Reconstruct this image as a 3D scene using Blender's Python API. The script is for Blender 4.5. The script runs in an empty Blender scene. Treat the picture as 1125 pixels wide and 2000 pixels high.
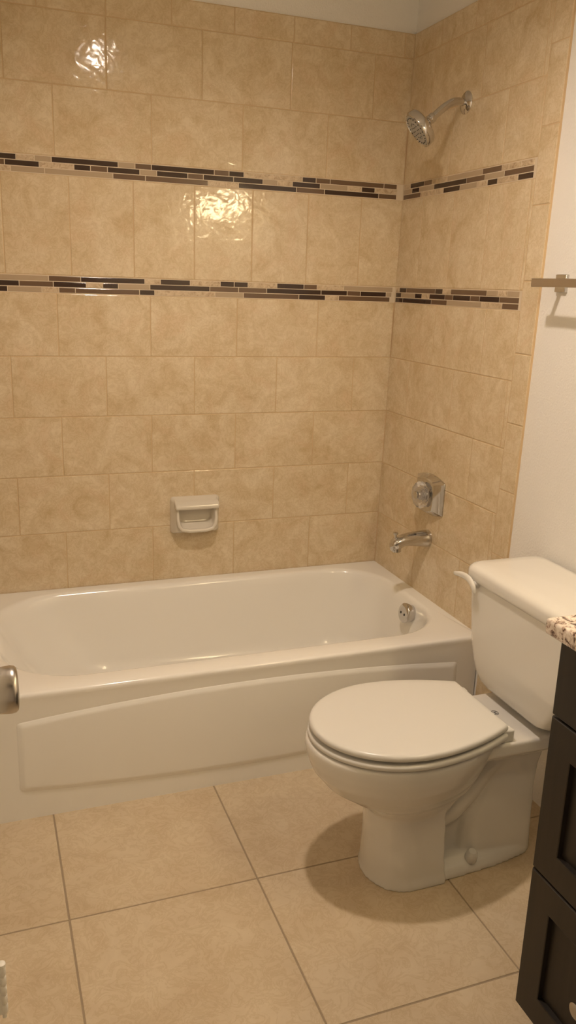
import bpy, bmesh, math, random
from mathutils import Vector, Matrix, Euler
rnd = random.Random(7)
S = bpy.context.scene
COL = S.collection
PI = math.pi

# ------------------------------------------------------------------ camera
cam_d = bpy.data.cameras.new('camera')
cam = bpy.data.objects.new('camera', cam_d)
COL.objects.link(cam)
cam.location = (-1.4679, -2.86624, 1.44191)
cam.rotation_mode = 'XYZ'
cam.rotation_euler = tuple(math.radians(a) for a in (74.72922, -1.8755, -20.117))
cam_d.sensor_fit = 'VERTICAL'
cam_d.sensor_height = 36.0
cam_d.lens = 36.0 * 1622.52 / 2000.0
cam_d.clip_start = 0.02
S.camera = cam

# ------------------------------------------------------------------ world, exposure, light strengths
wd = bpy.data.worlds.new('world')
S.world = wd
wd.use_nodes = True
wd.node_tree.nodes['Background'].inputs[0].default_value = (1.0, 0.78, 0.55, 1)
wd.node_tree.nodes['Background'].inputs[1].default_value = 0.02
S.view_settings.view_transform = 'Standard'
S.view_settings.look = 'None'
S.view_settings.gamma = 1.0
S.view_settings.use_curve_mapping = False
S.view_settings.exposure = 0.0
VANITY_COL = (1.0, 0.77, 0.45)
CEILING_COL = (1.0, 0.83, 0.69)
VANITY_GLOBE = 68.0        # emission strength of each vanity bowl
CEILING_BULB = 950.0       # emission strength of the small ceiling lamp
CEILING_POS = (-0.88, -1.29)
CAN = 0.034               # depth of the ceiling lamp's added lip, which dims the upper walls

# ------------------------------------------------------------------ material helpers
def new_mat(name):
    m = bpy.data.materials.new(name)
    m.use_nodes = True
    nt = m.node_tree
    return m, nt, nt.nodes['Principled BSDF']

def N(nt, t, **kw):
    n = nt.nodes.new(t)
    for k, v in kw.items():
        if k.startswith('i_'):
            key = k[2:]
            n.inputs[int(key) if key.isdigit() else key].default_value = v
        else:
            setattr(n, k, v)
    return n

def ramp(nt, stops, src):
    r = N(nt, 'ShaderNodeValToRGB')
    el = r.color_ramp.elements
    while len(el) < len(stops):
        el.new(0.5)
    for e, (p, c) in zip(el, stops):
        e.position = p
        e.color = (c[0], c[1], c[2], 1)
    nt.links.new(src, r.inputs[0])
    return r.outputs[0]

def simple(name, col, rough, metal=0.0, coat=0.0, bump=None, **kw):
    m, nt, b = new_mat(name)
    b.inputs['Base Color'].default_value = (*col, 1)
    b.inputs['Roughness'].default_value = rough
    b.inputs['Metallic'].default_value = metal
    b.inputs['Coat Weight'].default_value = coat
    b.inputs['Coat Roughness'].default_value = 0.05
    for k, v in kw.items():
        b.inputs[k.replace('_', ' ')].default_value = v
    tc = N(nt, 'ShaderNodeTexCoord')
    # faint procedural unevenness in gloss so nothing is dead flat
    nz = N(nt, 'ShaderNodeTexNoise', i_Scale=9.0, i_Detail=3.0)
    nt.links.new(tc.outputs['Object'], nz.inputs['Vector'])
    mr = N(nt, 'ShaderNodeMapRange')
    mr.inputs['To Min'].default_value = rough * 0.85
    mr.inputs['To Max'].default_value = rough * 1.2
    nt.links.new(nz.outputs['Fac'], mr.inputs['Value'])
    nt.links.new(mr.outputs[0], b.inputs['Roughness'])
    if bump:
        nb = N(nt, 'ShaderNodeTexNoise', i_Scale=bump[0], i_Detail=bump[2])
        nt.links.new(tc.outputs['Object'], nb.inputs['Vector'])
        bp = N(nt, 'ShaderNodeBump', i_Strength=1.0, i_Distance=bump[1])
        nt.links.new(nb.outputs['Fac'], bp.inputs['Height'])
        nt.links.new(bp.outputs[0], b.inputs['Normal'])
    return m

def tile_mat(name, light, mid, dark, blush, rough, scale, bump_scale, bump_dist, fine=0.0):
    """mottled stone-look ceramic: every tile shifts the pattern by its own 'tile' attribute"""
    m, nt, b = new_mat(name)
    tc = N(nt, 'ShaderNodeTexCoord')
    at = N(nt, 'ShaderNodeAttribute', attribute_name='tile')
    sc = N(nt, 'ShaderNodeVectorMath', operation='SCALE', i_Scale=37.0)
    nt.links.new(at.outputs['Color'], sc.inputs[0])
    ad = N(nt, 'ShaderNodeVectorMath', operation='ADD')
    nt.links.new(tc.outputs['Object'], ad.inputs[0])
    nt.links.new(sc.outputs[0], ad.inputs[1])
    n1 = N(nt, 'ShaderNodeTexNoise', i_Scale=scale, i_Detail=7.0, i_Roughness=0.62, i_Distortion=0.9)
    n2 = N(nt, 'ShaderNodeTexNoise', i_Scale=scale * 0.55, i_Detail=4.0, i_Roughness=0.55, i_Distortion=1.6)
    n3 = N(nt, 'ShaderNodeTexNoise', i_Scale=scale * 3.2, i_Detail=6.0, i_Roughness=0.7, i_Distortion=1.2)
    for n in (n1, n2, n3):
        nt.links.new(ad.outputs[0], n.inputs['Vector'])
    base = ramp(nt, [(0.30, dark), (0.46, mid), (0.64, light)], n1.outputs['Fac'])
    bl = ramp(nt, [(0.52, (0, 0, 0)), (0.70, (1, 1, 1))], n2.outputs['Fac'])
    mx = N(nt, 'ShaderNodeMix', data_type='RGBA')
    mx.inputs['B'].default_value = (*blush, 1)
    ml = N(nt, 'ShaderNodeMath', operation='MULTIPLY', i_1=0.5)
    nt.links.new(bl, ml.inputs[0])
    nt.links.new(ml.outputs[0], mx.inputs['Factor'])
    nt.links.new(base, mx.inputs['A'])
    vein = ramp(nt, [(0.43, (1, 1, 1)), (0.49, (0.87, 0.83, 0.76)), (0.55, (1, 1, 1))], n3.outputs['Fac'])
    mm = N(nt, 'ShaderNodeMix', data_type='RGBA', blend_type='MULTIPLY')
    mm.inputs['Factor'].default_value = 0.8
    nt.links.new(mx.outputs['Result'], mm.inputs['A'])
    nt.links.new(vein, mm.inputs['B'])
    nt.links.new(mm.outputs['Result'], b.inputs['Base Color'])
    b.inputs['Roughness'].default_value = rough
    nb = N(nt, 'ShaderNodeTexNoise', i_Scale=bump_scale, i_Detail=1.5, i_Roughness=0.45, i_Distortion=0.6)
    nt.links.new(ad.outputs[0], nb.inputs['Vector'])
    bp = N(nt, 'ShaderNodeBump', i_Strength=1.0, i_Distance=bump_dist)
    nt.links.new(nb.outputs['Fac'], bp.inputs['Height'])
    nt.links.new(bp.outputs[0], b.inputs['Normal'])
    return m

def granite_mat():
    m, nt, b = new_mat('granite')
    tc = N(nt, 'ShaderNodeTexCoord')
    n1 = N(nt, 'ShaderNodeTexNoise', i_Scale=72.0, i_Detail=5.0, i_Roughness=0.65, i_Distortion=0.8)
    n2 = N(nt, 'ShaderNodeTexVoronoi', i_Scale=95.0)
    nt.links.new(tc.outputs['Object'], n1.inputs['Vector'])
    nt.links.new(tc.outputs['Object'], n2.inputs['Vector'])
    c1 = ramp(nt, [(0.36, (0.07, 0.043, 0.034)), (0.43, (0.30, 0.20, 0.15)), (0.49, (0.62, 0.51, 0.42)),
                   (0.62, (0.80, 0.72, 0.63))], n1.outputs['Fac'])
    sp = ramp(nt, [(0.10, (0.06, 0.035, 0.03)), (0.22, (1, 1, 1))], n2.outputs['Distance'])
    mm = N(nt, 'ShaderNodeMix', data_type='RGBA', blend_type='MULTIPLY')
    mm.inputs['Factor'].default_value = 0.75
    nt.links.new(c1, mm.inputs['A'])
    nt.links.new(sp, mm.inputs['B'])
    nt.links.new(mm.outputs['Result'], b.inputs['Base Color'])
    b.inputs['Roughness'].default_value = 0.12
    return m

def stone_mat(name, a, c, d):
    m, nt, b = new_mat(name)
    tc = N(nt, 'ShaderNodeTexCoord')
    n1 = N(nt, 'ShaderNodeTexNoise', i_Scale=60.0, i_Detail=6.0, i_Roughness=0.7, i_Distortion=1.0)
    nt.links.new(tc.outputs['Object'], n1.inputs['Vector'])
    nt.links.new(ramp(nt, [(0.36, a), (0.5, c), (0.62, d)], n1.outputs['Fac']), b.inputs['Base Color'])
    b.inputs['Roughness'].default_value = 0.35
    return m

def wood_mat():
    m, nt, b = new_mat('espresso_wood')
    tc = N(nt, 'ShaderNodeTexCoord')
    mp = N(nt, 'ShaderNodeMapping')
    mp.inputs['Scale'].default_value = (18, 60, 4)
    n1 = N(nt, 'ShaderNodeTexNoise', i_Scale=1.0, i_Detail=5.0)
    nt.links.new(tc.outputs['Object'], mp.inputs[0])
    nt.links.new(mp.outputs[0], n1.inputs['Vector'])
    nt.links.new(ramp(nt, [(0.35, (0.010, 0.0068, 0.004)), (0.65, (0.018, 0.0125, 0.008))], n1.outputs['Fac']), b.inputs['Base Color'])
    b.inputs['Roughness'].default_value = 0.42
    return m

def emit_mat(name, strength, col):
    m, nt, b = new_mat(name)
    b.inputs['Base Color'].default_value = (0.9, 0.9, 0.85, 1)
    b.inputs['Emission Color'].default_value = (*col, 1)
    b.inputs['Emission Strength'].default_value = strength
    return m

M = {}
M['tile'] = tile_mat('wall_tile', (0.74, 0.63, 0.455), (0.67, 0.55, 0.37), (0.59, 0.46, 0.285), (0.67, 0.505, 0.33), 0.10, 12.0, 34.0, 0.00082)
M['floor'] = tile_mat('floor_tile', (0.64, 0.53, 0.375), (0.595, 0.483, 0.333), (0.535, 0.42, 0.28), (0.58, 0.455, 0.305), 0.42, 7.0, 60.0, 0.0003)
M['grout'] = simple('wall_grout', (0.60, 0.44, 0.26), 0.7, bump=(400, 0.0003, 2))
M['band_grout'] = simple('band_grout', (0.66, 0.56, 0.42), 0.7)
M['floor_grout'] = simple('floor_grout', (0.34, 0.265, 0.18), 0.8, bump=(400, 0.0004, 2))
M['paint'] = simple('wall_paint', (0.82, 0.80, 0.76), 0.55, bump=(170, 0.0016, 2.0))
M['ceiling'] = simple('ceiling_paint', (0.80, 0.78, 0.74), 0.7, bump=(120, 0.001, 2))
M['trim'] = simple('trim_paint', (0.80, 0.77, 0.70), 0.35)
M['tub'] = simple('tub_enamel', (0.86, 0.84, 0.79), 0.13, coat=0.3)
M['china'] = simple('vitreous_china', (0.75, 0.725, 0.67), 0.14, coat=0.3)
M['seat'] = simple('seat_plastic', (0.69, 0.675, 0.635), 0.22)
M['dish'] = simple('dish_ceramic', (0.68, 0.63, 0.54), 0.12, coat=0.2)
M['chrome'] = simple('chrome', (0.60, 0.585, 0.57), 0.08, metal=1.0)
M['nickel'] = simple('satin_nickel', (0.50, 0.465, 0.42), 0.25, metal=1.0)
M['bar'] = simple('brushed_bar', (0.56, 0.51, 0.46), 0.30, metal=1.0)
M['dark'] = simple('dark_rubber', (0.03, 0.028, 0.025), 0.6)
M['nozzle'] = simple('grey_nozzle', (0.42, 0.41, 0.39), 0.4)
M['ink'] = simple('grey_ink', (0.16, 0.16, 0.16), 0.5)
M['crystal'] = simple('acrylic_crystal', (0.96, 0.95, 0.94), 0.04, Transmission_Weight=0.9, IOR=1.49)
M['granite'] = granite_mat()
M['wood'] = wood_mat()
M['wood_dark'] = simple('toe_kick_paint', (0.012, 0.010, 0.009), 0.6)
M['D'] = simple('dark_brown_glass', (0.052, 0.030, 0.021), 0.10)
M['N'] = simple('brown_glass', (0.155, 0.098, 0.060), 0.12)
M['L'] = simple('tan_glass', (0.45, 0.35, 0.24), 0.12)
M['S'] = stone_mat('travertine_chip', (0.40, 0.28, 0.17), (0.57, 0.45, 0.30), (0.66, 0.54, 0.385))
M['globe'] = emit_mat('lit_globe', VANITY_GLOBE, VANITY_COL)
M['bulb'] = emit_mat('lit_bulb', CEILING_BULB, CEILING_COL)

# ------------------------------------------------------------------ geometry helpers
def finish(name, bm, mats, parent=None, smooth=True, angle=40, bevel=None, loc=None):
    bmesh.ops.recalc_face_normals(bm, faces=bm.faces[:])
    me = bpy.data.meshes.new(name)
    bm.to_mesh(me)
    bm.free()
    if not isinstance(mats, (list, tuple)):
        mats = [mats]
    for m in mats:
        me.materials.append(m)
    if smooth:
        for p in me.polygons:
            p.use_smooth = True
        me.set_sharp_from_angle(angle=math.radians(angle))
    o = bpy.data.objects.new(name, me)
    COL.objects.link(o)
    if parent is not None:
        o.parent = parent
        o.matrix_parent_inverse = Matrix.Translation(-wloc(parent))
    if loc:
        o.location = loc
    if bevel:
        md = o.modifiers.new('bevel', 'BEVEL')
        md.width = bevel[0]
        md.segments = bevel[1]
        md.limit_method = 'ANGLE'
        md.angle_limit = math.radians(35)
    return o

def wloc(o):
    v = Vector(o.location)
    p = o.parent
    if p is not None and o.type == 'MESH':
        return Vector((0, 0, 0))
    return v

def thing(name, label, cat, loc, group=None):
    o = bpy.data.objects.new(name, None)
    o.empty_display_size = 0.05
    o.location = loc
    COL.objects.link(o)
    o['label'] = label
    o['category'] = cat
    if group:
        o['group'] = group
    return o

def tag(o, label, cat, group=None):
    o['label'] = label
    o['category'] = cat
    if group:
        o['group'] = group
    return o

def structure(o):
    o['kind'] = 'structure'
    return o

def add_box(bm, x0, x1, y0, y1, z0, z1, mi=0):
    vs = [bm.verts.new((x, y, z)) for x in (x0, x1) for y in (y0, y1) for z in (z0, z1)]
    for f in ((0, 1, 3, 2), (4, 6, 7, 5), (0, 4, 5, 1), (2, 3, 7, 6), (0, 2, 6, 4), (1, 5, 7, 3)):
        bm.faces.new([vs[i] for i in f]).material_index = mi
    return vs

def add_loft(bm, rings, cap0=True, cap1=True, mi=0):
    vr = [[bm.verts.new(p) for p in r] for r in rings]
    n = len(vr[0])
    for a, b in zip(vr[:-1], vr[1:]):
        for i in range(n):
            j = (i + 1) % n
            bm.faces.new((a[i], a[j], b[j], b[i])).material_index = mi
    if cap0:
        bm.faces.new(vr[0][::-1]).material_index = mi
    if cap1:
        bm.faces.new(vr[-1]).material_index = mi
    return vr

def frame_of(d):
    d = d.normalized()
    up = Vector((0, 0, 1)) if abs(d.z) < 0.95 else Vector((0, 1, 0))
    a = d.cross(up).normalized()
    return a, d.cross(a).normalized()

def add_tube(bm, pts, rad, n=20, mi=0):
    pts = [Vector(p) for p in pts]
    if not isinstance(rad, (list, tuple)):
        rad = [rad] * len(pts)
    rings = []
    a = None
    for i, p in enumerate(pts):
        d = (pts[min(i + 1, len(pts) - 1)] - pts[max(i - 1, 0)]).normalized()
        if a is None:
            a, b = frame_of(d)
        else:
            a = (a - d * a.dot(d)).normalized()
            b = d.cross(a)
        rings.append([p + (a * math.cos(2 * PI * k / n) + b * math.sin(2 * PI * k / n)) * rad[i] for k in range(n)])
    return add_loft(bm, rings, mi=mi)

def add_lathe(bm, origin, axis, prof, n=40, mi=0):
    """prof: list of (distance along axis, radius)"""
    o = Vector(origin)
    d = Vector(axis).normalized()
    a, b = frame_of(d)
    rings = [[o + d * t + (a * math.cos(2 * PI * k / n) + b * math.sin(2 * PI * k / n)) * max(r, 1e-4) for k in range(n)] for t, r in prof]
    return add_loft(bm, rings, mi=mi)

def bez(p0, p1, p2, p3, n=12):
    out = []
    for i in range(n + 1):
        t = i / n
        out.append(Vector(p0) * (1 - t) ** 3 + Vector(p1) * 3 * t * (1 - t) ** 2 + Vector(p2) * 3 * t * t * (1 - t) + Vector(p3) * t ** 3)
    return out

def rrect(x0, x1, y0, y1, r, nc=10, ns=10):
    """rounded rectangle, counter-clockwise from the middle of the low-x side; r = radii (x0y0, x1y0, x1y1, x0y1)"""
    if not isinstance(r, (list, tuple)):
        r = [r] * 4
    cs = [(x0 + r[0], y0 + r[0], r[0], PI), (x1 - r[1], y0 + r[1], r[1], 1.5 * PI), (x1 - r[2], y1 - r[2], r[2], 0), (x0 + r[3], y1 - r[3], r[3], 0.5 * PI)]
    pts = []
    for k, (cx, cy, rr, a0) in enumerate(cs):
        arc = [(cx + rr * math.cos(a0 + 0.5 * PI * i / nc), cy + rr * math.sin(a0 + 0.5 * PI * i / nc)) for i in range(nc + 1)]
        pts += arc
        nx = cs[(k + 1) % 4]
        q = (nx[0] + nx[2] * math.cos(nx[3]), nx[1] + nx[2] * math.sin(nx[3]))
        for i in range(1, ns):
            t = i / ns
            pts.append((arc[-1][0] + (q[0] - arc[-1][0]) * t, arc[-1][1] + (q[1] - arc[-1][1]) * t))
    return pts

LEAN = 0.0164
def lean(z):
    return LEAN * (z - 1.0)

# ------------------------------------------------------------------ room shell
CEIL = 2.44
bm = bmesh.new(); add_box(bm, -1.75, 0.20, 0.006, 0.12, -0.08, CEIL + 0.08)
wall_back = structure(finish('wall_back', bm, M['paint'], smooth=False))
bm = bmesh.new()
vs = add_box(bm, 0.0, 0.13, -3.32, 0.006, -0.08, CEIL + 0.08)
for v in vs:
    if v.co.x < 0.05:
        v.co.x = lean(v.co.z) + 0.008
wall_right = structure(finish('wall_right', bm, M['paint'], smooth=False))
bm = bmesh.new(); add_box(bm, -1.67, -1.55, -3.32, 0.006, -0.08, CEIL + 0.08)
structure(finish('wall_left', bm, M['paint'], smooth=False))
bm = bmesh.new(); add_box(bm, -1.67, 0.13, -3.44, -3.32, -0.08, CEIL + 0.08)
structure(finish('wall_front', bm, M['paint'], smooth=False))
# partition with the doorway the picture is taken through (opens onto an unlit hall)
bm = bmesh.new()
add_box(bm, -1.555, -1.512, -2.78, -2.66, 0.0, CEIL)
add_box(bm, -1.512, -0.75, -2.78, -2.66, 2.06, CEIL)
add_box(bm, -0.75, 0.005, -2.78, -2.66, 0.0, CEIL)
structure(finish('wall_near', bm, M['paint'], smooth=False))
bm = bmesh.new(); add_box(bm, -1.67, 0.13, -3.44, 0.12, CEIL, CEIL + 0.10)
structure(finish('ceiling', bm, M['ceiling'], smooth=False))

def add_tile(bm, lay, P, u0, u1, v0, v1, gap, bev, thick, mi=0):
    """one tile with eased edges; P(u, v, depth) maps the wall plane into space"""
    g = gap / 2
    u0, u1, v0, v1 = u0 + g, u1 - g, v0 + g, v1 - g
    if u1 - u0 < 0.004 or v1 - v0 < 0.004:
        return
    rings = []
    for ins, dep in ((0, thick), (0, bev), (bev * 0.35, bev * 0.3), (bev * 1.2, 0)):
        rings.append([P(u0 + ins, v0 + ins, dep), P(u1 - ins, v0 + ins, dep), P(u1 - ins, v1 - ins, dep), P(u0 + ins, v1 - ins, dep)])
    n0 = len(bm.faces)
    add_loft(bm, rings, mi=mi)
    c = (rnd.random(), rnd.random(), rnd.random(), 1)
    bm.faces.ensure_lookup_table()
    for f in bm.faces[n0:]:
        for l in f.loops:
            l[lay] = c

def tile_sheet(name, P, rects, mats, parent, gap, bev, thick, grout, backs):
    bm = bmesh.new()
    lay = bm.loops.layers.float_color.new('tile')
    for r in rects:
        add_tile(bm, lay, P, *r[:4], gap, bev, thick, r[4] if len(r) > 4 else 0)
    for (u0, u1, v0, v1) in backs:
        q = [[P(u0, v0, d), P(u1, v0, d), P(u1, v1, d), P(u0, v1, d)] for d in (thick, grout)]
        add_loft(bm, q, mi=len(mats) - 1)
    o = finish(name, bm, mats, parent, smooth=False)
    return o

# floor
FX, FY, FW = -1.346, -1.1896, 0.4604
PF = lambda u, v, d: (u, v, -d)
rects = []
for i in range(-1, 4):
    for j in range(-5, 4):
        x0, x1 = max(FX + i * FW, -1.55), min(FX + (i + 1) * FW, 0.0)
        y0, y1 = max(FY + j * FW, -3.32), min(FY + (j + 1) * FW, 0.0)
        if x1 > x0 and y1 > y0:
            rects.append((x0, x1, y0, y1))
bm = bmesh.new(); add_box(bm, -1.67, 0.13, -3.44, 0.12, -0.10, -0.009)
floor = structure(finish('floor', bm, M['floor_grout'], smooth=False))
tile_sheet('floor_tiles', PF, rects, [M['floor'], M['floor_grout']], floor, 0.0042, 0.0012, 0.009, 0.0016, [(-1.55, 0.0, -3.32, 0.0)])

# wall tiles -------------------------------------------------------------
ZR = [0.374, 0.5838, 0.7857, 0.9887, 1.1907, 1.3923]      # lower courses, from the tub rim up
ZM2, ZM1, ZM1T, Z7, Z8, ZT = 1.4483, 1.7504, 1.805, 2.010, 2.2144, 2.2926
W = 0.305

def cells(start, step, lo, hi):
    """joints at start + k*step inside [lo, hi] -> list of (a, b)"""
    k0 = math.floor((lo - start) / step)
    js = [lo]
    for k in range(k0, k0 + 30):
        p = start + k * step
        if lo + 0.004 < p < hi - 0.004:
            js.append(p)
    js.append(hi)
    return list(zip(js[:-1], js[1:]))

XL, XR = -1.548, 0.024
PB = lambda u, v, d: (u, d, v)                     # back wall: u = x, v = z
rects = []
for r in range(5):
    s = 0.2991 if r % 2 == 0 else 0.1466
    rects += [(a, b, ZR[r], ZR[r + 1]) for a, b in cells(-s, W, XL, XR)]
rects += [(a, b, ZM2, ZM1) for a, b in cells(-0.1481, W * 2 / 3, XL, XR)]
rects += [(a, b, ZM1T, Z7) for a, b in cells(-0.2896, W, XL, XR)]
rects += [(a, b, Z7, Z8) for a, b in cells(-0.1238, W, XL, XR)]
rects += [(a, b, Z8, ZT) for a, b in cells(-0.0145, 0.2045, XL, XR)]
back_tile = tile_sheet('wall_tile', PB, rects, [M['tile'], M['grout']], wall_back, 0.0026, 0.0016, 0.0058, 0.0012,
                       [(XL, XR, 0.374, 1.3923), (XL, XR, ZM2, ZM1), (XL, XR, ZM1T, ZT)])

PR = lambda u, v, d: (lean(v) + d, -u, v)          # right wall: u = distance from the corner, v = z
UE, UB = 0.787, 0.866
rects = []
for r in range(5):
    if r % 2 == 0:
        cs = cells(0.3105, W, 0.001, UE)
    else:
        cs = cells(0.158, W, 0.001, UE)
    rects += [(a, b, ZR[r], ZR[r + 1]) for a, b in cs]
rects += [(a, b, ZM2, ZM1) for a, b in cells(0.158, 0.205, 0.001, UE)]
rects += [(a, b, ZM1T, Z7) for a, b in cells(0.3105, W, 0.001, UE)]
rects += [(a, b, Z7, Z8) for a, b in cells(0.158, W, 0.001, UE)]
rects += [(a, b, Z8, ZT) for a, b in cells(0.19, 0.2045, 0.001, UE)]
z = 1.272 - 0.203 * 6
zs = [0.0]
while z < ZT - 0.01:
    if z > 0.02:
        zs.append(z)
    z += 0.203
zs.append(ZT)
rects += [(UE, UB, a, b) for a, b in zip(zs[:-1], zs[1:])]
tile_sheet('wall_tile', PR, rects, [M['tile'], M['grout']], wall_right, 0.0026, 0.0016, 0.0078, 0.0012,
           [(0.0, UE, 0.374, 1.3923), (0.0, UE, ZM2, ZM1), (0.0, UE, ZM1T, ZT), (UE, UB, 0.0, ZT)])
# left end of the alcove (behind the left edge of the picture)
PL = lambda u, v, d: (-1.541 - d, -u, v)
rects = []
zz = [0.374, 0.584, 0.786, 0.989, 1.191, 1.392, 1.60, 1.805, 2.01, 2.214, ZT]
for r, (a0, a1) in enumerate(zip(zz[:-1], zz[1:])):
    rects += [(a, b, a0, a1) for a, b in cells(0.30 if r % 2 else 0.15, W, 0.001, UB)]
wl = bpy.data.objects['wall_left']
tile_sheet('wall_tile', PL, rects, [M['tile'], M['grout']], wl, 0.0026, 0.0016, 0.0085, 0.0012, [(0.0, UB, 0.374, ZT)])

# mosaic bands: material letter + far edge of each chip in millimetres from where the row starts
BANDS = {
 'back': {1: [(1560, "L1493 D1440 S1367 S1336 L1235 L1025 N921 N712 S606 D398 N293 D83 N12"),
              (1560, "D1512 L1420 N1353 D1251 S1146 D1095 N1042 D939 L884 D781 N728 D624 D520 L467 S413 D310 L205 S151 D99 S9"),
              (1560, "N1480 D1319 S1264 L1214 D1008 L954 N901 D691 N640 D588 S377 D326 N273 N64 N12 S9")],
          2: [(1560, "S1480 D1364 L1259 S1206 N1154 N945 D894 S684 L582 N375 D273 S220 N13 L8"),
              (1560, "N1490 D1328 N1223 D1119 S1066 D1015 L910 D703 N600 N497 D290 D187 N134 D29 L6"),
              (1560, "S1440 L1237 N1136 D927 S874 D772 S666 D616 D566 S459 D357 N306 S201 L3")]},
 'right': {1: [(6, "N133 S236 S288 D390 L491 S548 D600 S704 D776"),
               (6, "L68 D121 L223 D427 N530 L633 N776"),
               (6, "S54 D152 N206 S307 L515 N617 S713 S776")],
           2: [(6, "D65 D273 N377 L583 S695 N777"),
               (6, "D49 L153 D203 S257 D361 N412 D517 N570 D678 N777"),
               (6, "S34 D86 N294 D343 S396 N607 L666 S715 L777")]}}
ZB = {1: (ZM1, ZM1T), 2: (1.3923, ZM2)}
ORDER = 'DNLS'
for side, P, par in (('back', PB, wall_back), ('right', PR, wall_right)):
    for b in (1, 2):
        z0, z1 = ZB[b]
        z0, z1 = z0 + 0.0012, z1 - 0.0012
        h = (z1 - z0) / 3
        rects = []
        for i, (st, row) in enumerate(BANDS[side][b]):
            prev = st / 1000
            for tok in row.split():
                e = int(tok[1:]) / 1000
                a, c = (prev, e) if side == 'right' else (max(-prev, XL), -e)
                if c > XL + 0.004:
                    rects.append((a, c, z0 + h * i, z0 + h * (i + 1), ORDER.index(tok[0])))
                prev = e
        back = (XL, XR, z0 - 0.0012, z1 + 0.0012) if side == 'back' else (0.0, UE, z0 - 0.0012, z1 + 0.0012)
        o = tile_sheet('mosaic_band', P, rects, [M[k] for k in ORDER] + [M['band_grout']], par, 0.0024, 0.0010, 0.0058, 0.0009, [back])
        o['label'] = 'band of thin dark brown, tan and stone mosaic chips'

# door leaf folded back along the left wall, with its knob -----------------
bm = bmesh.new(); add_box(bm, -1.547, -1.512, -2.62, -1.875, 0.012, 2.04)
door = structure(finish('door_1', bm, M['trim'], bevel=(0.002, 2)))
bm = bmesh.new()
add_lathe(bm, (-1.512, -1.94, 0.980), (1, 0, 0), [(0, 0.0), (0, 0.032), (0.004, 0.033), (0.008, 0.030), (0.010, 0.016), (0.018, 0.0135), (0.024, 0.0145), (0.029, 0.020),
          (0.034, 0.0245), (0.040, 0.0262), (0.050, 0.0272), (0.0575, 0.0277), (0.062, 0.0268), (0.0645, 0.0245), (0.0657, 0.020), (0.0662, 0.010), (0.0663, 0.0)], n=48)
knob = finish('door_knob', bm, M['nickel'], door)
knob['label'] = 'satin nickel drum shaped door knob'
# door casing with a painted hinge
bm = bmesh.new(); add_box(bm, -1.55, -1.502, -1.80, -1.728, 0.0, 2.10)
structure(finish('trim_1', bm, M['trim'], bevel=(0.004, 3)))
hg = thing('door_hinge', 'cream painted butt hinge with a round pin head at the lower left edge', 'hinge', (-1.495, -1.727, 0.30))
for k in range(5):
    bm = bmesh.new()
    z0 = 0.312 + k * 0.0178
    add_lathe(bm, (-1.4905, -1.722, z0), (0, 0, 1), [(0, 0), (0, 0.0055), (0.001, 0.0062), (0.0145, 0.0062), (0.0155, 0.0055), (0.0155, 0)], n=18)
    finish('knuckle', bm, M['trim'], hg)
bm = bmesh.new()
add_lathe(bm, (-1.4905, -1.722, 0.302), (0, 0, 1), [(0, 0), (0, 0.0035), (0.0985, 0.0035), (0.0985, 0.0066), (0.1005, 0.0072), (0.103, 0.0066), (0.1045, 0.004), (0.1048, 0)], n=20)
finish('hinge_pin', bm, M['trim'], hg)
bm = bmesh.new(); add_box(bm, -1.503, -1.4965, -1.7275, -1.7250, 0.312, 0.401); add_box(bm, -1.4965, -1.4880, -1.7275, -1.7245, 0.312, 0.401)
finish('hinge_leaf', bm, M['trim'], hg)

# ------------------------------------------------------------------ bathtub
TX0, TX1 = -1.5455, -0.008
tub = thing('bathtub', 'off-white enamel alcove bathtub with bowed raised apron panel under the tiled walls', 'bathtub', (-0.775, -0.40, 0.0))
bm = bmesh.new()
TOP = 0.3790
def ring(x0, x1, y0, y1, r, z, bow=0.0):
    out = []
    for (x, y) in rrect(x0, x1, y0, y1, r, 12, 14):
        if bow and y < -0.5:
            t = (x + 0.775) / 0.70
            y = y - bow * max(0, 1 - t * t)
        out.append((x, y, z))
    return out
rings = [
    ring(TX0, TX1, -0.7715, -0.003, 0.004, 0.0),
    ring(TX0, TX1, -0.7720, -0.003, 0.004, 0.340),
    ring(TX0, TX1, -0.7740, -0.003, 0.004, 0.360),
    ring(TX0, TX1, -0.7755, -0.003, 0.004, 0.3690),
    ring(TX0, TX1, -0.7742, -0.003, 0.005, 0.3742),
    ring(TX0, TX1, -0.7710, -0.003, 0.005, 0.3775),
    ring(TX0, TX1, -0.7660, -0.003, 0.006, TOP),
    ring(TX0 + .0675, TX1 - .042, -0.7060, -0.038, (.25, .22, .20, .23), TOP),
    ring(TX0 + 0.0735, TX1 - .048, -0.7000, -0.044, (.247, .215, .197, .227), TOP - .0012),
    ring(TX0 + 0.0805, TX1 - .055, -0.6940, -0.051, (.243, .21, .193, .223), TOP - .005),
    ring(TX0 + 0.0885, TX1 - .060, -0.6890, -0.056, (.24, .205, .19, .22), TOP - .014),
    ring(TX0 + 0.1025, TX1 - .066, -0.6850, -0.060, (.238, .20, .187, .217), TOP - .040),
    ring(TX0 + 0.1675, TX1 - .085, -0.6720, -0.073, (.23, .19, .18, .21), 0.230),
    ring(TX0 + 0.2425, TX1 - .100, -0.6580, -0.087, (.22, .18, .17, .20), 0.125),
    ring(TX0 + 0.2825, TX1 - .112, -0.6470, -0.098, (.21, .17, .16, .19), 0.095),
    ring(TX0 + 0.3225, TX1 - .135, -0.6300, -0.115, (.19, .16, .15, .17), 0.076),
    ring(TX0 + 0.3775, TX1 - .175, -0.6000, -0.145, (.16, .14, .13, .14), 0.068),
    ring(TX0 + .60, TX1 - .40, -0.46, -0.27, (.08, .08, .08, .08), 0.064),
]
add_loft(bm, rings)
finish('tub_shell', bm, M['tub'], tub, angle=60)

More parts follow.
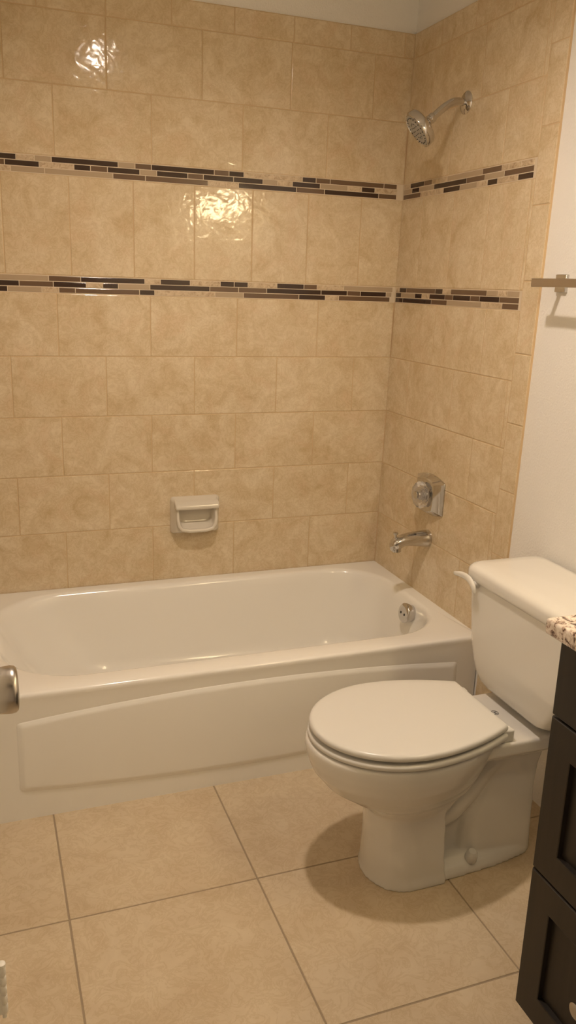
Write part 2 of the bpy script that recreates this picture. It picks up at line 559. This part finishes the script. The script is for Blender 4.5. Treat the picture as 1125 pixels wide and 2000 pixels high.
# raised apron panel, bowed along its top and bottom edges
bm = bmesh.new()
def panel_ring(ins, y):
    x0, x1 = -1.426 + ins, -0.086 - ins
    def top(x):
        t = (x + 0.756) / 0.67
        return 0.3250 - 0.034 * t * t - ins
    def bot(x):
        t = (x + 0.756) / 0.67
        return 0.0590 + 0.033 * t * t + ins
    rc = 0.012
    pts = []
    n = 40
    for i in range(n + 1):
        x = x0 + rc + (x1 - x0 - 2 * rc) * i / n
        pts.append((x, y, bot(x)))
    for i in range(1, 6):
        a = -PI / 2 + i * PI / 12
        pts.append((x1 - rc + rc * math.cos(a), y, bot(x1 - rc) + rc + rc * math.sin(a)))
    for i in range(0, 6):
        a = i * PI / 12
        pts.append((x1 - rc + rc * math.cos(a), y, top(x1 - rc) - rc + rc * math.sin(a)))
    for i in range(n + 1):
        x = x1 - rc - (x1 - x0 - 2 * rc) * i / n
        pts.append((x, y, top(x)))
    for i in range(1, 6):
        a = PI / 2 + i * PI / 12
        pts.append((x0 + rc + rc * math.cos(a), y, top(x0 + rc) - rc + rc * math.sin(a)))
    for i in range(0, 6):
        a = PI + i * PI / 12
        pts.append((x0 + rc + rc * math.cos(a), y, bot(x0 + rc) + rc + rc * math.sin(a)))
    return pts
add_loft(bm, [panel_ring(-0.006, -0.7700), panel_ring(-0.004, -0.7720), panel_ring(0.0000, -0.7733), panel_ring(0.0040, -0.7750), panel_ring(0.0075, -0.7763), panel_ring(0.0110, -0.7770), panel_ring(0.0150, -0.7772)])
finish('apron_panel', bm, M['tub'], tub, angle=50)

# overflow plate on the right end of the basin
ov = Vector((-0.0960, -0.4440, 0.3350))
ax = Vector((-1, 0.0, 0.16)).normalized()
bm = bmesh.new()
add_lathe(bm, ov, ax, [(-0.02, 0), (-0.02, 0.030), (0.004, 0.036), (0.009, 0.0355), (0.0125, 0.0320), (0.0140, 0.020), (0.0145, 0.0)], n=40)
op = finish('overflow_plate', bm, M['chrome'], tub)
op['label'] = 'round chrome overflow plate with two screws'
a_, b_ = frame_of(ax)
for s in (-1, 1):
    bm = bmesh.new()
    add_lathe(bm, ov + ax * 0.0138 + Vector((0, s * 0.0125, -0.002)), ax, [(0, 0), (0, 0.0050), (0.0020, 0.0042), (0.0022, 0.0)], n=14)
    sc_ = finish('plate_screw', bm, M['dark'], op)
    sc_['label'] = 'dark screw head'

# ------------------------------------------------------------------ soap dish
sd = thing('soap_dish', 'white ceramic soap dish set in the back wall tiles above the tub', 'soap dish', (-0.756, 0.0, 0.6217))
def rr_y(x0, x1, z0, z1, r, y):
    return [(x, y, z_) for (x, z_) in rrect(x0, x1, z0, z1, r, 8, 6)]
cx, cz = -0.7550, 0.6235
bm = bmesh.new()
rings = [rr_y(cx - .090, cx + .090, cz - .068, cz + .068, .012, 0.004),
         rr_y(cx - .090, cx + .090, cz - .068, cz + .068, .012, -0.006),
         rr_y(cx - .088, cx + .088, cz - .066, cz + .066, .012, -0.010),
         rr_y(cx - .080, cx + .080, cz - .060, cz + .060, .014, -0.030),
         rr_y(cx - .076, cx + .076, cz - .056, cz + .056, .018, -0.038),
         rr_y(cx - .070, cx + .070, cz - .050, cz + .034, (.026, .026, .006, .006), -0.041),
         rr_y(cx - .066, cx + .066, cz - .046, cz + .029, (.026, .026, .006, .006), -0.038),
         rr_y(cx - .063, cx + .063, cz - .041, cz + .026, (.026, .026, .006, .006), -0.026),
         rr_y(cx - .060, cx + .060, cz - .030, cz + .024, (.022, .022, .006, .006), -0.006),
         rr_y(cx - .055, cx + .055, cz - .022, cz + .020, (.016, .016, .006, .006), -0.003)]
add_loft(bm, rings)
finish('dish_shell', bm, M['dish'], sd, angle=50)
bm = bmesh.new()      # the overhanging hood / grip
prof = [(0.0, .062), (-.020, .062), (-.040, .055), (-.050, .046), (-.053, .036), (-.050, .029), (-.042, .027), (-.030, .030), (0.0, .034)]
xs = [-.081, -.078, -.07, .07, .078, .081]
rings = [[(cx + x, y if abs(x) < .079 else y * .93, cz + (.046 + (h - .046) * (1.0 if abs(x) < .079 else .8))) for (y, h) in prof] for x in xs]
add_loft(bm, rings)
finish('hood', bm, M['dish'], sd, bevel=(0.003, 2))
bm = bmesh.new()      # rolled front lip of the tray
path = [(cx - .071, -.036, cz + .018), (cx - .071, -.042, cz - .006), (cx - .068, -.046, cz - .030), (cx - .056, -.049, cz - .045), (cx - .030, -.051, cz - .050),
        (cx + .030, -.051, cz - .050), (cx + .056, -.049, cz - .045), (cx + .068, -.046, cz - .030), (cx + .071, -.042, cz - .006), (cx + .071, -.036, cz + .018)]
add_tube(bm, path, [.0050, .0062, .0070, .0075, .0075, .0075, .0075, .0070, .0062, .0050], 12)
finish('tray_lip', bm, M['dish'], sd, angle=80)
for s in (-1, 1):
    pass

# ------------------------------------------------------------------ shower head and arm
SY, SZ = -0.384, 2.010
sx = lean(SZ)
sh = thing('shower_fixture', 'chrome shower head on a bent arm high on the right tiled wall', 'shower head', (sx, SY, SZ))
bm = bmesh.new()
add_lathe(bm, (sx + 0.001, SY, SZ), (-1, 0, 0), [(0, 0), (0, 0.033), (0.003, 0.034), (0.007, 0.030), (0.011, 0.020), (0.014, 0.014), (0.014, 0.0)], n=40)
finish('flange', bm, M['chrome'], sh)
e = Vector((-0.098, SY, SZ - 0.052))
dirn = Vector((-0.74, 0.0, -0.67)).normalized()
path = [Vector((sx, SY, SZ)), Vector((sx - 0.02, SY, SZ + 0.001))] + bez((sx - 0.032, SY, SZ + 0.001), (sx - 0.052, SY, SZ + 0.001), e - dirn * 0.045, e - dirn * 0.022, 10) + [e]
bm = bmesh.new()
add_tube(bm, path, 0.0115, 20)
finish('shower_arm', bm, M['chrome'], sh, angle=80)
hd = Vector((-0.75, 0.165, -0.64)).normalized()
c0 = e - hd * 0.004
bm = bmesh.new()
add_lathe(bm, c0, hd, [(0, 0), (0, 0.0125), (0.003, 0.0145), (0.014, 0.0150), (0.016, 0.0135), (0.021, 0.0140), (0.027, 0.0190), (0.033, 0.031), (0.0375, 0.044), (0.041, 0.0535),
          (0.046, 0.0575), (0.064, 0.0595), (0.069, 0.0580), (0.070, 0.0545), (0.0675, 0.0515), (0.0670, 0.0)], n=48)
hh = finish('spray_head', bm, M['chrome'], sh, angle=35)
bm = bmesh.new()
add_lathe(bm, c0 + hd * 0.0662, hd, [(0, 0), (0, 0.0510), (0.0022, 0.0500), (0.0026, 0.034), (0.0016, 0.032), (0.0016, 0.030), (0.0032, 0.0285), (0.0036, 0.0)], n=40)
fp = finish('spray_face', bm, M['nozzle'], hh)
fp['label'] = 'grey nozzle face'
bm = bmesh.new()
fa, fb = frame_of(hd)
for rr, cnt in ((0.043, 22), (0.024, 12), (0.012, 6)):
    for k in range(cnt):
        t = 2 * PI * k / cnt
        add_lathe(bm, c0 + hd * 0.0685 + (fa * math.cos(t) + fb * math.sin(t)) * rr, hd, [(0, 0), (0, 0.0020), (0.0026, 0.0014), (0.0026, 0)], n=8)
finish('nozzle_ring', bm, M['dark'], hh)

# ------------------------------------------------------------------ shower valve
VY, VZ = -0.393, 0.752
vx = lean(VZ)
va = thing('shower_valve', 'chrome shower valve plate with a clear crystal knob above the tub spout', 'valve', (vx, VY, VZ))
def barrel(w, h, bulge, x, n=10):
    pts = []
    for i in range(n + 1):
        t = -1 + 2 * i / n
        pts.append((x, VY + w * t, VZ - h - bulge * (1 - t * t)))
    for i in range(n + 1):
        t = 1 - 2 * i / n
        pts.append((x, VY + w * t, VZ + h + bulge * (1 - t * t)))
    return pts
bm = bmesh.new()
add_loft(bm, [barrel(.092, .056, .016, vx + .002), barrel(.092, .056, .016, vx - .004), barrel(.089, .054, .016, vx - .007), barrel(.058, .046, .014, vx - .026), barrel(.052, .042, .013, vx - .028)])
finish('escutcheon', bm, M['chrome'], va, angle=25, bevel=(0.0015, 2))
bm = bmesh.new()
add_lathe(bm, (vx - .025, VY, VZ), (-1, 0, 0), [(0, 0), (0, .030), (.003, .029), (.005, .016), (.022, .013), (.022, 0)], n=36)
finish('valve_collar', bm, M['chrome'], va)
bm = bmesh.new()      # faceted acrylic knob
K = 12
rings = []
for i, (t, r) in enumerate(((.004, .018), (.005, .038), (.010, .0465), (.022, .0480), (.031, .041), (.036, .026))):
    rings.append([(vx - .0245 - t, VY + r * math.cos(2 * PI * (k + 0.5 * (i % 2)) / K), VZ + r * math.sin(2 * PI * (k + 0.5 * (i % 2)) / K)) for k in range(K)])
vr = [[bm.verts.new(p) for p in r] for r in rings]
for i, (a, b) in enumerate(zip(vr[:-1], vr[1:])):
    for k in range(K):
        k2 = (k + 1) % K
        if i % 2 == 0:
            bm.faces.new((a[k], a[k2], b[k])); bm.faces.new((a[k2], b[k2], b[k]))
        else:
            bm.faces.new((a[k], a[k2], b[k2])); bm.faces.new((a[k], b[k2], b[k]))
bm.faces.new(vr[0]); bm.faces.new(vr[-1])
kn = finish('crystal_knob', bm, M['crystal'], va, smooth=False)
kn['label'] = 'clear faceted acrylic knob'
bm = bmesh.new()
add_lathe(bm, (vx - .0600, VY, VZ), (-1, 0, 0), [(0, 0), (0, .014), (.002, .013), (.003, 0)], n=24)
finish('knob_cap', bm, M['chrome'], kn)

# ------------------------------------------------------------------ tub spout
PY, PZ = -0.400, 0.593
px = lean(PZ)
sp = thing('tub_spout', 'chrome tub spout with a diverter pull below the crystal knob', 'spout', (px, PY, PZ))
def spout_ring(x, yc, zc, ry, rt, rb, tilt=0.0, n=28):
    out = []
    for k in range(n):
        t = 2 * PI * k / n
        c, s = math.cos(t), math.sin(t)
        zz_ = (rt if s > 0 else rb) * s
        out.append((x - tilt * zz_, yc + ry * c, zc + zz_))
    return out
bm = bmesh.new()
secs = [(0.002, 0, .0310, .0310, .0310, 0), (-.010, 0, .0310, .0310, .0310, 0), (-.014, 0, .0295, .0300, .0295, 0), (-.040, .002, .0275, .0270, .0275, 0), (-.075, .003, .0255, .0225, .0250, 0), (-.098, .002, .0240, .0190, .0240, .05),
        (-.113, -.001, .0232, .0170, .0300, .10), (-.127, -.005, .0222, .0160, .0300, .12), (-.138, -.011, .0200, .0150, .0250, .14), (-.144, -.018, .0160, .0120, .0185, .14), (-.146, -.022, .008, .006, .010, .14)]
add_loft(bm, [spout_ring(px + a, PY, PZ + b, ry, rt, rb, tl) for a, b, ry, rt, rb, tl in secs])
finish('spout_body', bm, M['chrome'], sp, angle=50)
bm = bmesh.new()
add_lathe(bm, (px - .128, PY, PZ + .010), (-0.08, 0, 1), [(0, 0), (0, .0042), (.012, .0042), (.014, .0085), (.017, .0095), (.020, .0085), (.022, 0)], n=20)
finish('diverter_knob', bm, M['chrome'], sp)
bm = bmesh.new()
add_lathe(bm, (px - .122, PY, PZ - .020), (0.05, 0, -1), [(0, 0), (0, .0165), (.019, .0165), (.019, .013), (.012, .0125), (.012, 0)], n=24)
finish('spout_outlet', bm, M['chrome'], sp)

# ------------------------------------------------------------------ towel bar
tx = lean(1.47) + 0.008
tb = thing('towel_bar', 'square chrome towel bar on the painted right wall above the toilet', 'towel bar', (tx, -1.25, 1.47))
bm = bmesh.new(); add_box(bm, -0.0745, -0.0665, -1.565, -0.938, 1.4590, 1.4805)
finish('bar', bm, M['bar'], tb, bevel=(0.0012, 2))
for y in (-0.955, -1.548):
    bm = bmesh.new(); add_box(bm, tx - 0.010, tx + 0.001, y - 0.0215, y + 0.0215, 1.4475, 1.4935)
    pl = finish('mounting_plate', bm, M['chrome'], tb, bevel=(0.0015, 2))
    bm = bmesh.new(); add_box(bm, -0.0670, tx - 0.009, y - 0.0055, y + 0.0055, 1.4620, 1.4770)
    finish('post', bm, M['chrome'], pl, bevel=(0.001, 2))

# ------------------------------------------------------------------ toilet
CY = -1.250
wx = lean(0.6) + 0.008
to = thing('toilet', 'white two-piece toilet with closed lid standing between the tub and the dark vanity', 'toilet', (-0.40, CY, 0.0))
def egg(xf, xr, xm, hw, rw, z, n=36, p=2.0):
    """closed outline: elliptical front from xf to xm, then narrowing from hw to rw at xr"""
    pts = []
    for i in range(n + 1):
        t = PI / 2 + PI * i / n
        c, s = math.cos(t), math.sin(t)
        pts.append((xm + (xm - xf) * c, CY + hw * s, z))
    m = 12
    for i in range(1, m + 1):
        t = i / m
        pts.append((xm + (xr - xm) * t, CY - (hw - (hw - rw) * t ** p), z))
    for i in range(1, 8):
        pts.append((xr, CY - rw + 2 * rw * i / 8, z))
    for i in range(m, 0, -1):
        t = i / m
        pts.append((xm + (xr - xm) * t, CY + (hw - (hw - rw) * t ** p), z))
    return pts

bm = bmesh.new()
# bowl
add_loft(bm, [egg(-.620, -.44, -.53, .088, .080, .190), egg(-.650, -.42, -.54, .104, .085, .222), egg(-.690, -.39, -.55, .126, .088, .246), egg(-.738, -.37, -.55, .152, .092, .280),
              egg(-.768, -.355, -.55, .170, .098, .318), egg(-.781, -.345, -.55, .1795, .105, .350), egg(-.785, -.335, -.55, .1825, .110, .372), egg(-.785, -.33, -.55, .1825, .112, .388), egg(-.780, -.33, -.55, .178, .11, .394)])
# front column of the pedestal, squared off behind
def col(xf, xr, hw, z):
    pts = []
    for i in range(25):
        t = PI / 2 + PI * i / 24
        pts.append((-.535 + (-.535 - xf) * math.cos(t), CY + hw * math.sin(t), z))
    pts += [(xr, CY - hw, z), (xr, CY, z), (xr, CY + hw, z)]
    return pts
add_loft(bm, [col(-.625, -.440, .1045, 0.0), col(-.622, -.440, .1035, .012), col(-.621, -.442, .099, .03), col(-.620, -.445, .092, .12), col(-.622, -.447, .088, .20), col(-.63, -.448, .088, .235), col(-.62, -.44, .08, .27)])
# foot that carries the trap
def foot(hw0, hw1, xr, z):
    pts = [(-.50, CY - hw0, z), (-.40, CY - hw0 * .95, z), (-.28, CY - (hw0 + hw1) / 2, z), (-.20, CY - hw1, z)]
    for i in range(1, 8):
        a = -PI / 2 + PI * i / 8
        pts.append((-.20 + (xr + .20) * math.cos(a), CY + hw1 * math.sin(a), z))
    pts += [(-.20, CY + hw1, z), (-.28, CY + (hw0 + hw1) / 2, z), (-.40, CY + hw0 * .95, z), (-.50, CY + hw0, z)]
    return pts
add_loft(bm, [foot(.0995, .072, -.135, 0.0), foot(.098, .071, -.137, .014), foot(.090, .065, -.143, .028), foot(.066, .050, -.155, .040)])
# web and trapway
add_loft(bm, [[(-.47, CY - w_, z_), (-.20, CY - w_, z_), (-.20, CY + w_, z_), (-.47, CY + w_, z_)] for w_, z_ in ((.030, .01), (.022, .10), (.020, .20), (.030, .34))])
# swelling of the trap leg behind the recess
def leg(x0, x1, hw, z):
    return [(x, y, z) for x, y in rrect(x0, x1, CY - hw, CY + hw, min(hw * .75, .05), 8, 6)]
add_loft(bm, [leg(-.375, -.140, .066, .0), leg(-.372, -.142, .062, .05), leg(-.365, -.143, .056, .12), (leg(-.345, -.142, .050, .19)), leg(-.315, -.136, .046, .25), leg(-.30, -.122, .052, .31), leg(-.31, -.11, .070, .35)])
pth = [(-.52, CY, .150), (-.46, CY, .140), (-.40, CY, .165), (-.35, CY, .215), (-.31, CY, .265), (-.265, CY, .295), (-.22, CY, .285), (-.190, CY, .235), (-.182, CY, .16), (-.185, CY, .08), (-.19, CY, .02)]
add_tube(bm, pth, [.055, .056, .056, .056, .054, .052, .050, .049, .049, .052, .055], 24)
# deck under the tank
def deck(x0, x1, hw, z, ch):
    return [(x0, CY - hw, z), (x1 - ch, CY - hw, z), (x1, CY - hw + ch, z), (x1, CY + hw - ch, z), (x1 - ch, CY + hw, z), (x0, CY + hw, z)]
add_loft(bm, [deck(-.345, -.150, .060, .300, .02), deck(-.36, -.10, .112, .340, .02), deck(-.36, -.075, .1235, .352, .015), deck(-.36, -.07, .1245, .3805, .015), deck(-.36, -.074, .1215, .3845, .014)])
bowl = finish('bowl', bm, M['china'], to, smooth=True, angle=180)
rm = bowl.modifiers.new('blend', 'REMESH')
rm.mode = 'VOXEL'; rm.voxel_size = 0.0036; rm.use_smooth_shade = True
sm = bowl.modifiers.new('soften', 'SMOOTH')
sm.iterations = 7; sm.factor = 0.5
bm = bmesh.new()
for s in (-1, 1):
    pass
add_lathe(bm, (-.352, CY - .073, .030), (0, -0.25, 1), [(0, 0), (0, .0165), (.012, .0160), (.022, .0145), (.029, .0095), (.031, 0)], n=24)
finish('bolt_cap', bm, M['seat'], to)
bm = bmesh.new()
add_lathe(bm, (-.352, CY + .073, .030), (0, 0.25, 1), [(0, 0), (0, .0165), (.012, .0160), (.022, .0145), (.029, .0095), (.031, 0)], n=24)
finish('bolt_cap', bm, M['seat'], to)
# printed mark on the deck
bm = bmesh.new()
add_loft(bm, [[(-.2570 + r * math.cos(2 * PI * k / 24), CY + .019 + r * 1.25 * math.sin(2 * PI * k / 24), z_) for k in range(24)] for r, z_ in ((.0092, .3840), (.0092, .3852), (.0074, .3852), (.0074, .3840))], False, False)
for (x0, x1, y0, y1) in ((-.2620, -.2520, .0225, .0240), (-.2610, -.2530, .0175, .0195), (-.2620, -.2520, .0130, .0145), (-.2580, -.2560, .013, .024)):
    add_box(bm, x0, x1, CY + y0, CY + y1, .3840, .3852)
mk = finish('maker_mark', bm, M['ink'], to, smooth=False)
mk['label'] = 'small grey printed oval mark'

def slab(outline, zs_ins):
    """stack of the same outline at several (z, inset, arguments) levels"""
    return [outline(i, z_) for z_, i in zs_ins]
# seat ring
def seat_o(ins, z):
    return egg(-.7795 + ins, -.318, -.555, .1855 - ins, .125 - ins * .4, z, p=1.9)
def seat_i(z):
    return egg(-.715, -.40, -.555, .115, .075, z, p=1.9)
bm = bmesh.new()
ro = slab(seat_o, [(.3965, .004), (.3990, .0005), (.4050, 0), (.4090, .0012), (.4110, .0055)])
rings = [seat_i(.3985)] + ro + [seat_i(.4110)]
vr = add_loft(bm, rings, False, False)
n = len(vr[0])
for k in range(n):
    k2 = (k + 1) % n
    bm.faces.new((vr[-1][k], vr[-1][k2], vr[0][k2], vr[0][k]))
finish('seat', bm, M['seat'], to, angle=50)
# lid
def lid_o(ins, z):
    return egg(-.7765 + ins, -.318 - ins * .5, -.555, .1835 - ins, .1215 - ins * .6, z, p=1.9)
bm = bmesh.new()
add_loft(bm, slab(lid_o, [(.4195, .006), (.4203, .002), (.4225, .0), (.4285, .0), (.4325, .0014), (.4350, .0045), (.4362, .0095), (.4370, .03), (.4378, .07)]))
lid = finish('seat_lid', bm, M['seat'], to, angle=50)
for yy in (-.11, .11):
    bm = bmesh.new()
    add_box(bm, -.70, -.68, CY + yy - .008, CY + yy + .008, .410, .421)
    finish('lid_bumper', bm, M['seat'], lid, smooth=False)
for yy in (-.105, .105):
    bm = bmesh.new()
    add_box(bm, -.330, -.293, CY + yy - .0125, CY + yy + .0125, .3830, .4170)
    finish('hinge', bm, M['seat'], to, bevel=(0.005, 3))
# tank
tank_secs = [(.4050, .110, -.222, .03), (.4085, .130, -.228, .03), (.4200, .158, -.2335, .035), (.4400, .182, -.236, .04), (.4700, .200, -.2375, .045), (.5050, .2125, -.2385, .045), (.5500, .220, -.2395, .045), (.6200, .2265, -.241, .042), (.6880, .231, -.243, .040)]
bm = bmesh.new()
add_loft(bm, [[(x, y, z_) for x, y in rrect(xf, wx - .012, CY - hw, CY + hw, (r, .02, .02, r), 10, 8)] for z_, hw, xf, r in tank_secs])
finish('tank', bm, M['china'], to, angle=60)
bm = bmesh.new()
lid_secs = [(.6885, .2345, -.2460, .040), (.6895, .2385, -.2500, .044), (.6960, .2410, -.2525, .046), (.7140, .2410, -.2525, .046), (.7220, .2385, -.2500, .045), (.7280, .2320, -.2440, .043), (.7315, .222, -.234, .04), (.7330, .19, -.20, .03)]
add_loft(bm, [[(x, y, z_) for x, y in rrect(xf, wx - .006 - (-.2525 - xf) * -.5, CY - hw, CY + hw, (r, .025, .025, r), 10, 8)] for z_, hw, xf, r in lid_secs])
finish('tank_lid', bm, M['china'], to, angle=60)
# tank-to-bowl gasket
bm = bmesh.new(); add_lathe(bm, (-.13, CY, .380), (0, 0, 1), [(0, 0), (0, .05), (.03, .05), (.03, 0)], n=24)
finish('gasket', bm, M['dark'], to)
# flush handle at the far end of the tank front
bm = bmesh.new()
ctl = [((-.260, -.984, .6868), .0030), ((-.262, -.991, .6885), .0055), ((-.263, -1.018, .6950), .0078), ((-.2635, -1.046, .6980), .0092), ((-.2635, -1.069, .6945), .0098), ((-.2625, -1.085, .6820), .0094), ((-.261, -1.0895, .6700), .0075), ((-.260, -1.0905, .6650), .0035)]
path, rad = [], []
for i in range(len(ctl) - 1):
    p = [Vector(ctl[min(max(i + k, 0), len(ctl) - 1)][0]) for k in (-1, 0, 1, 2)]
    for t in (0, .25, .5, .75):
        path.append(0.5 * (2 * p[1] + (p[2] - p[0]) * t + (2 * p[0] - 5 * p[1] + 4 * p[2] - p[3]) * t * t + (3 * p[1] - p[0] - 3 * p[2] + p[3]) * t ** 3))
        rad.append(ctl[i][1] + (ctl[i + 1][1] - ctl[i][1]) * t)
path.append(Vector(ctl[-1][0])); rad.append(ctl[-1][1])
rings = []
for i, p in enumerate(path):
    d = (path[min(i + 1, len(path) - 1)] - path[max(i - 1, 0)]).normalized()
    b2 = Vector((1, 0, 0)); a2 = d.cross(b2).normalized()
    rings.append([p + a2 * math.cos(2 * PI * k / 16) * rad[i] + b2 * math.sin(2 * PI * k / 16) * rad[i] * .62 for k in range(16)])
add_loft(bm, rings)
add_lathe(bm, (-.240, -1.074, .684), (-1, 0, 0), [(0, 0), (0, .0125), (.006, .0120), (.009, .009), (.020, .009), (.020, 0)], n=24)
finish('flush_handle', bm, M['china'], to, angle=60)

# ------------------------------------------------------------------ vanity
VX, V0, V1 = -0.530, -1.768, -2.62
vn = thing('vanity_cabinet', 'dark espresso vanity cabinet with recessed panel drawers beside the toilet', 'cabinet', (-0.26, -2.19, 0.0))
bm = bmesh.new(); add_box(bm, -0.509, -0.020, V1, V0, 0.066, 0.860)
finish('carcass', bm, M['wood'], vn, bevel=(0.001, 1))
bm = bmesh.new(); add_box(bm, -0.440, -0.022, V1 + .002, V0 - .002, 0.0, 0.068)
finish('toe_kick', bm, M['wood_dark'], vn)
def panel_front(name, ya, yb, z0, z1, st=0.060):
    """shaker front facing -x between ya (far) and yb (near)"""
    bm = bmesh.new()
    def R_(ins, x):
        return [(x, ya - ins, z0 + ins), (x, yb + ins, z0 + ins), (x, yb + ins, z1 - ins), (x, ya - ins, z1 - ins)]
    add_loft(bm, [R_(0, VX + .020), R_(0, VX + .003), R_(.002, VX), R_(st, VX), R_(st + .002, VX + .001), R_(st + .0025, VX + .011), R_(st + .006, VX + .0115)])
    return finish(name, bm, M['wood'], vn, angle=25)
def cab_knob(par, y, z_):
    bm = bmesh.new()
    x0 = VX + .0115
    add_lathe(bm, (x0, y, z_), (-1, 0, 0), [(0, 0), (0, .010), (.002, .010), (.004, .0065), (.016, .0060), (.020, .0120), (.025, .0155), (.029, .0150), (.032, .010), (.033, 0)], n=28)
    k = finish('drawer_knob', bm, M['nickel'], par)
    k['label'] = 'round satin nickel knob'
YM = -2.118
def slab_front(ya, yb, z0, z1):
    bm = bmesh.new()
    add_box(bm, VX, VX + .020, yb, ya, z0, z1)
    return finish('drawer_front', bm, M['wood'], vn, bevel=(0.0025, 2))
d1 = slab_front(V0 + .002, YM, 0.7095, 0.8585)
bm = bmesh.new()
x0 = VX
add_lathe(bm, (x0, (V0 + YM) / 2, .784), (-1, 0, 0), [(0, 0), (0, .010), (.002, .010), (.004, .0065), (.016, .0060), (.020, .0120), (.025, .0155), (.029, .0150), (.032, .010), (.033, 0)], n=28)
finish('drawer_knob', bm, M['nickel'], d1)
d2 = panel_front('drawer_front', V0 + .002, YM, 0.3870, 0.7055)
cab_knob(d2, (V0 + YM) / 2, .546)
d3 = panel_front('drawer_front', V0 + .002, YM, 0.0680, 0.3830)
cab_knob(d3, (V0 + YM) / 2, .2205)
dr = panel_front('cabinet_door', YM - .004, V1, 0.0680, 0.8585)
cab_knob(dr, YM - .045, .66)

bm = bmesh.new(); add_box(bm, -0.553, -0.012, V1 - .01, -1.7450, 0.8610, 0.8910)
ct = finish('granite_countertop', bm, M['granite'], bevel=(0.006, 4))
tag(ct, 'speckled cream and brown granite worktop on the dark vanity', 'countertop')

# ------------------------------------------------------------------ lamps of the room (above and beside the frame)
vl = thing('vanity_light', 'three globe vanity light on the right wall above the vanity', 'lamp', (0.015, -2.05, 1.89))
vlx = lean(1.89) + .008
bm = bmesh.new(); add_box(bm, vlx - .03, vlx + .001, -2.50, -1.60, 1.845, 1.935)
finish('back_plate', bm, M['nickel'], vl, bevel=(0.006, 3))
for y in (-1.74, -2.05, -2.36):
    bm = bmesh.new()
    add_lathe(bm, (vlx - .03, y, 1.89), (-1, 0, 0), [(0, 0), (0, .03), (.03, .03), (.04, .022), (.055, .022), (.055, 0)], n=24)
    so = finish('socket', bm, M['nickel'], vl)
    bm = bmesh.new()
    c = Vector((vlx - .135, y, 1.89))
    # frosted bowl, facing down under the added cap
    add_lathe(bm, c, (0, 0, -1), [(.001, 0), (.001, .050)] + [(.058 * math.sin(PI * i / 20), .058 * math.cos(PI * i / 20)) for i in range(1, 11)], n=32)
    finish('glass_bowl', bm, M['globe'], vl)
    bm = bmesh.new()  # unseen opaque cap, added to hold back light going upward
    add_lathe(bm, c, (0, 0, 1), [(-.010, .0600), (-.010, .0625), (0, .0625), (.012, .060), (.030, .050), (.045, .030), (.052, .012), (.053, 0), (.050, 0), (.048, .012), (.042, .027), (.028, .047), (.010, .058)], n=32)
    finish('cutoff_cap', bm, M['nickel'], vl)

cl = thing('ceiling_light', 'small round ceiling light above the toilet', 'lamp', (*CEILING_POS, CEIL))
bm = bmesh.new()  # unseen housing, its lip shaped to cut shallow rays to the upper walls
add_lathe(bm, (*CEILING_POS, CEIL + .001), (0, 0, -1), [(0, 0), (0, .090), (.012, .090), (.014, .062), (CAN, .060), (CAN, .0555), (.012, .0555), (.012, 0)], n=48)
finish('cutoff_housing', bm, M['dark'], cl)
bm = bmesh.new()
add_lathe(bm, (*CEILING_POS, CEIL - .0125), (0, 0, -1), [(0, 0), (0, .042), (.003, .042), (.0035, 0)], n=32)
finish('bulb', bm, M['bulb'], cl)
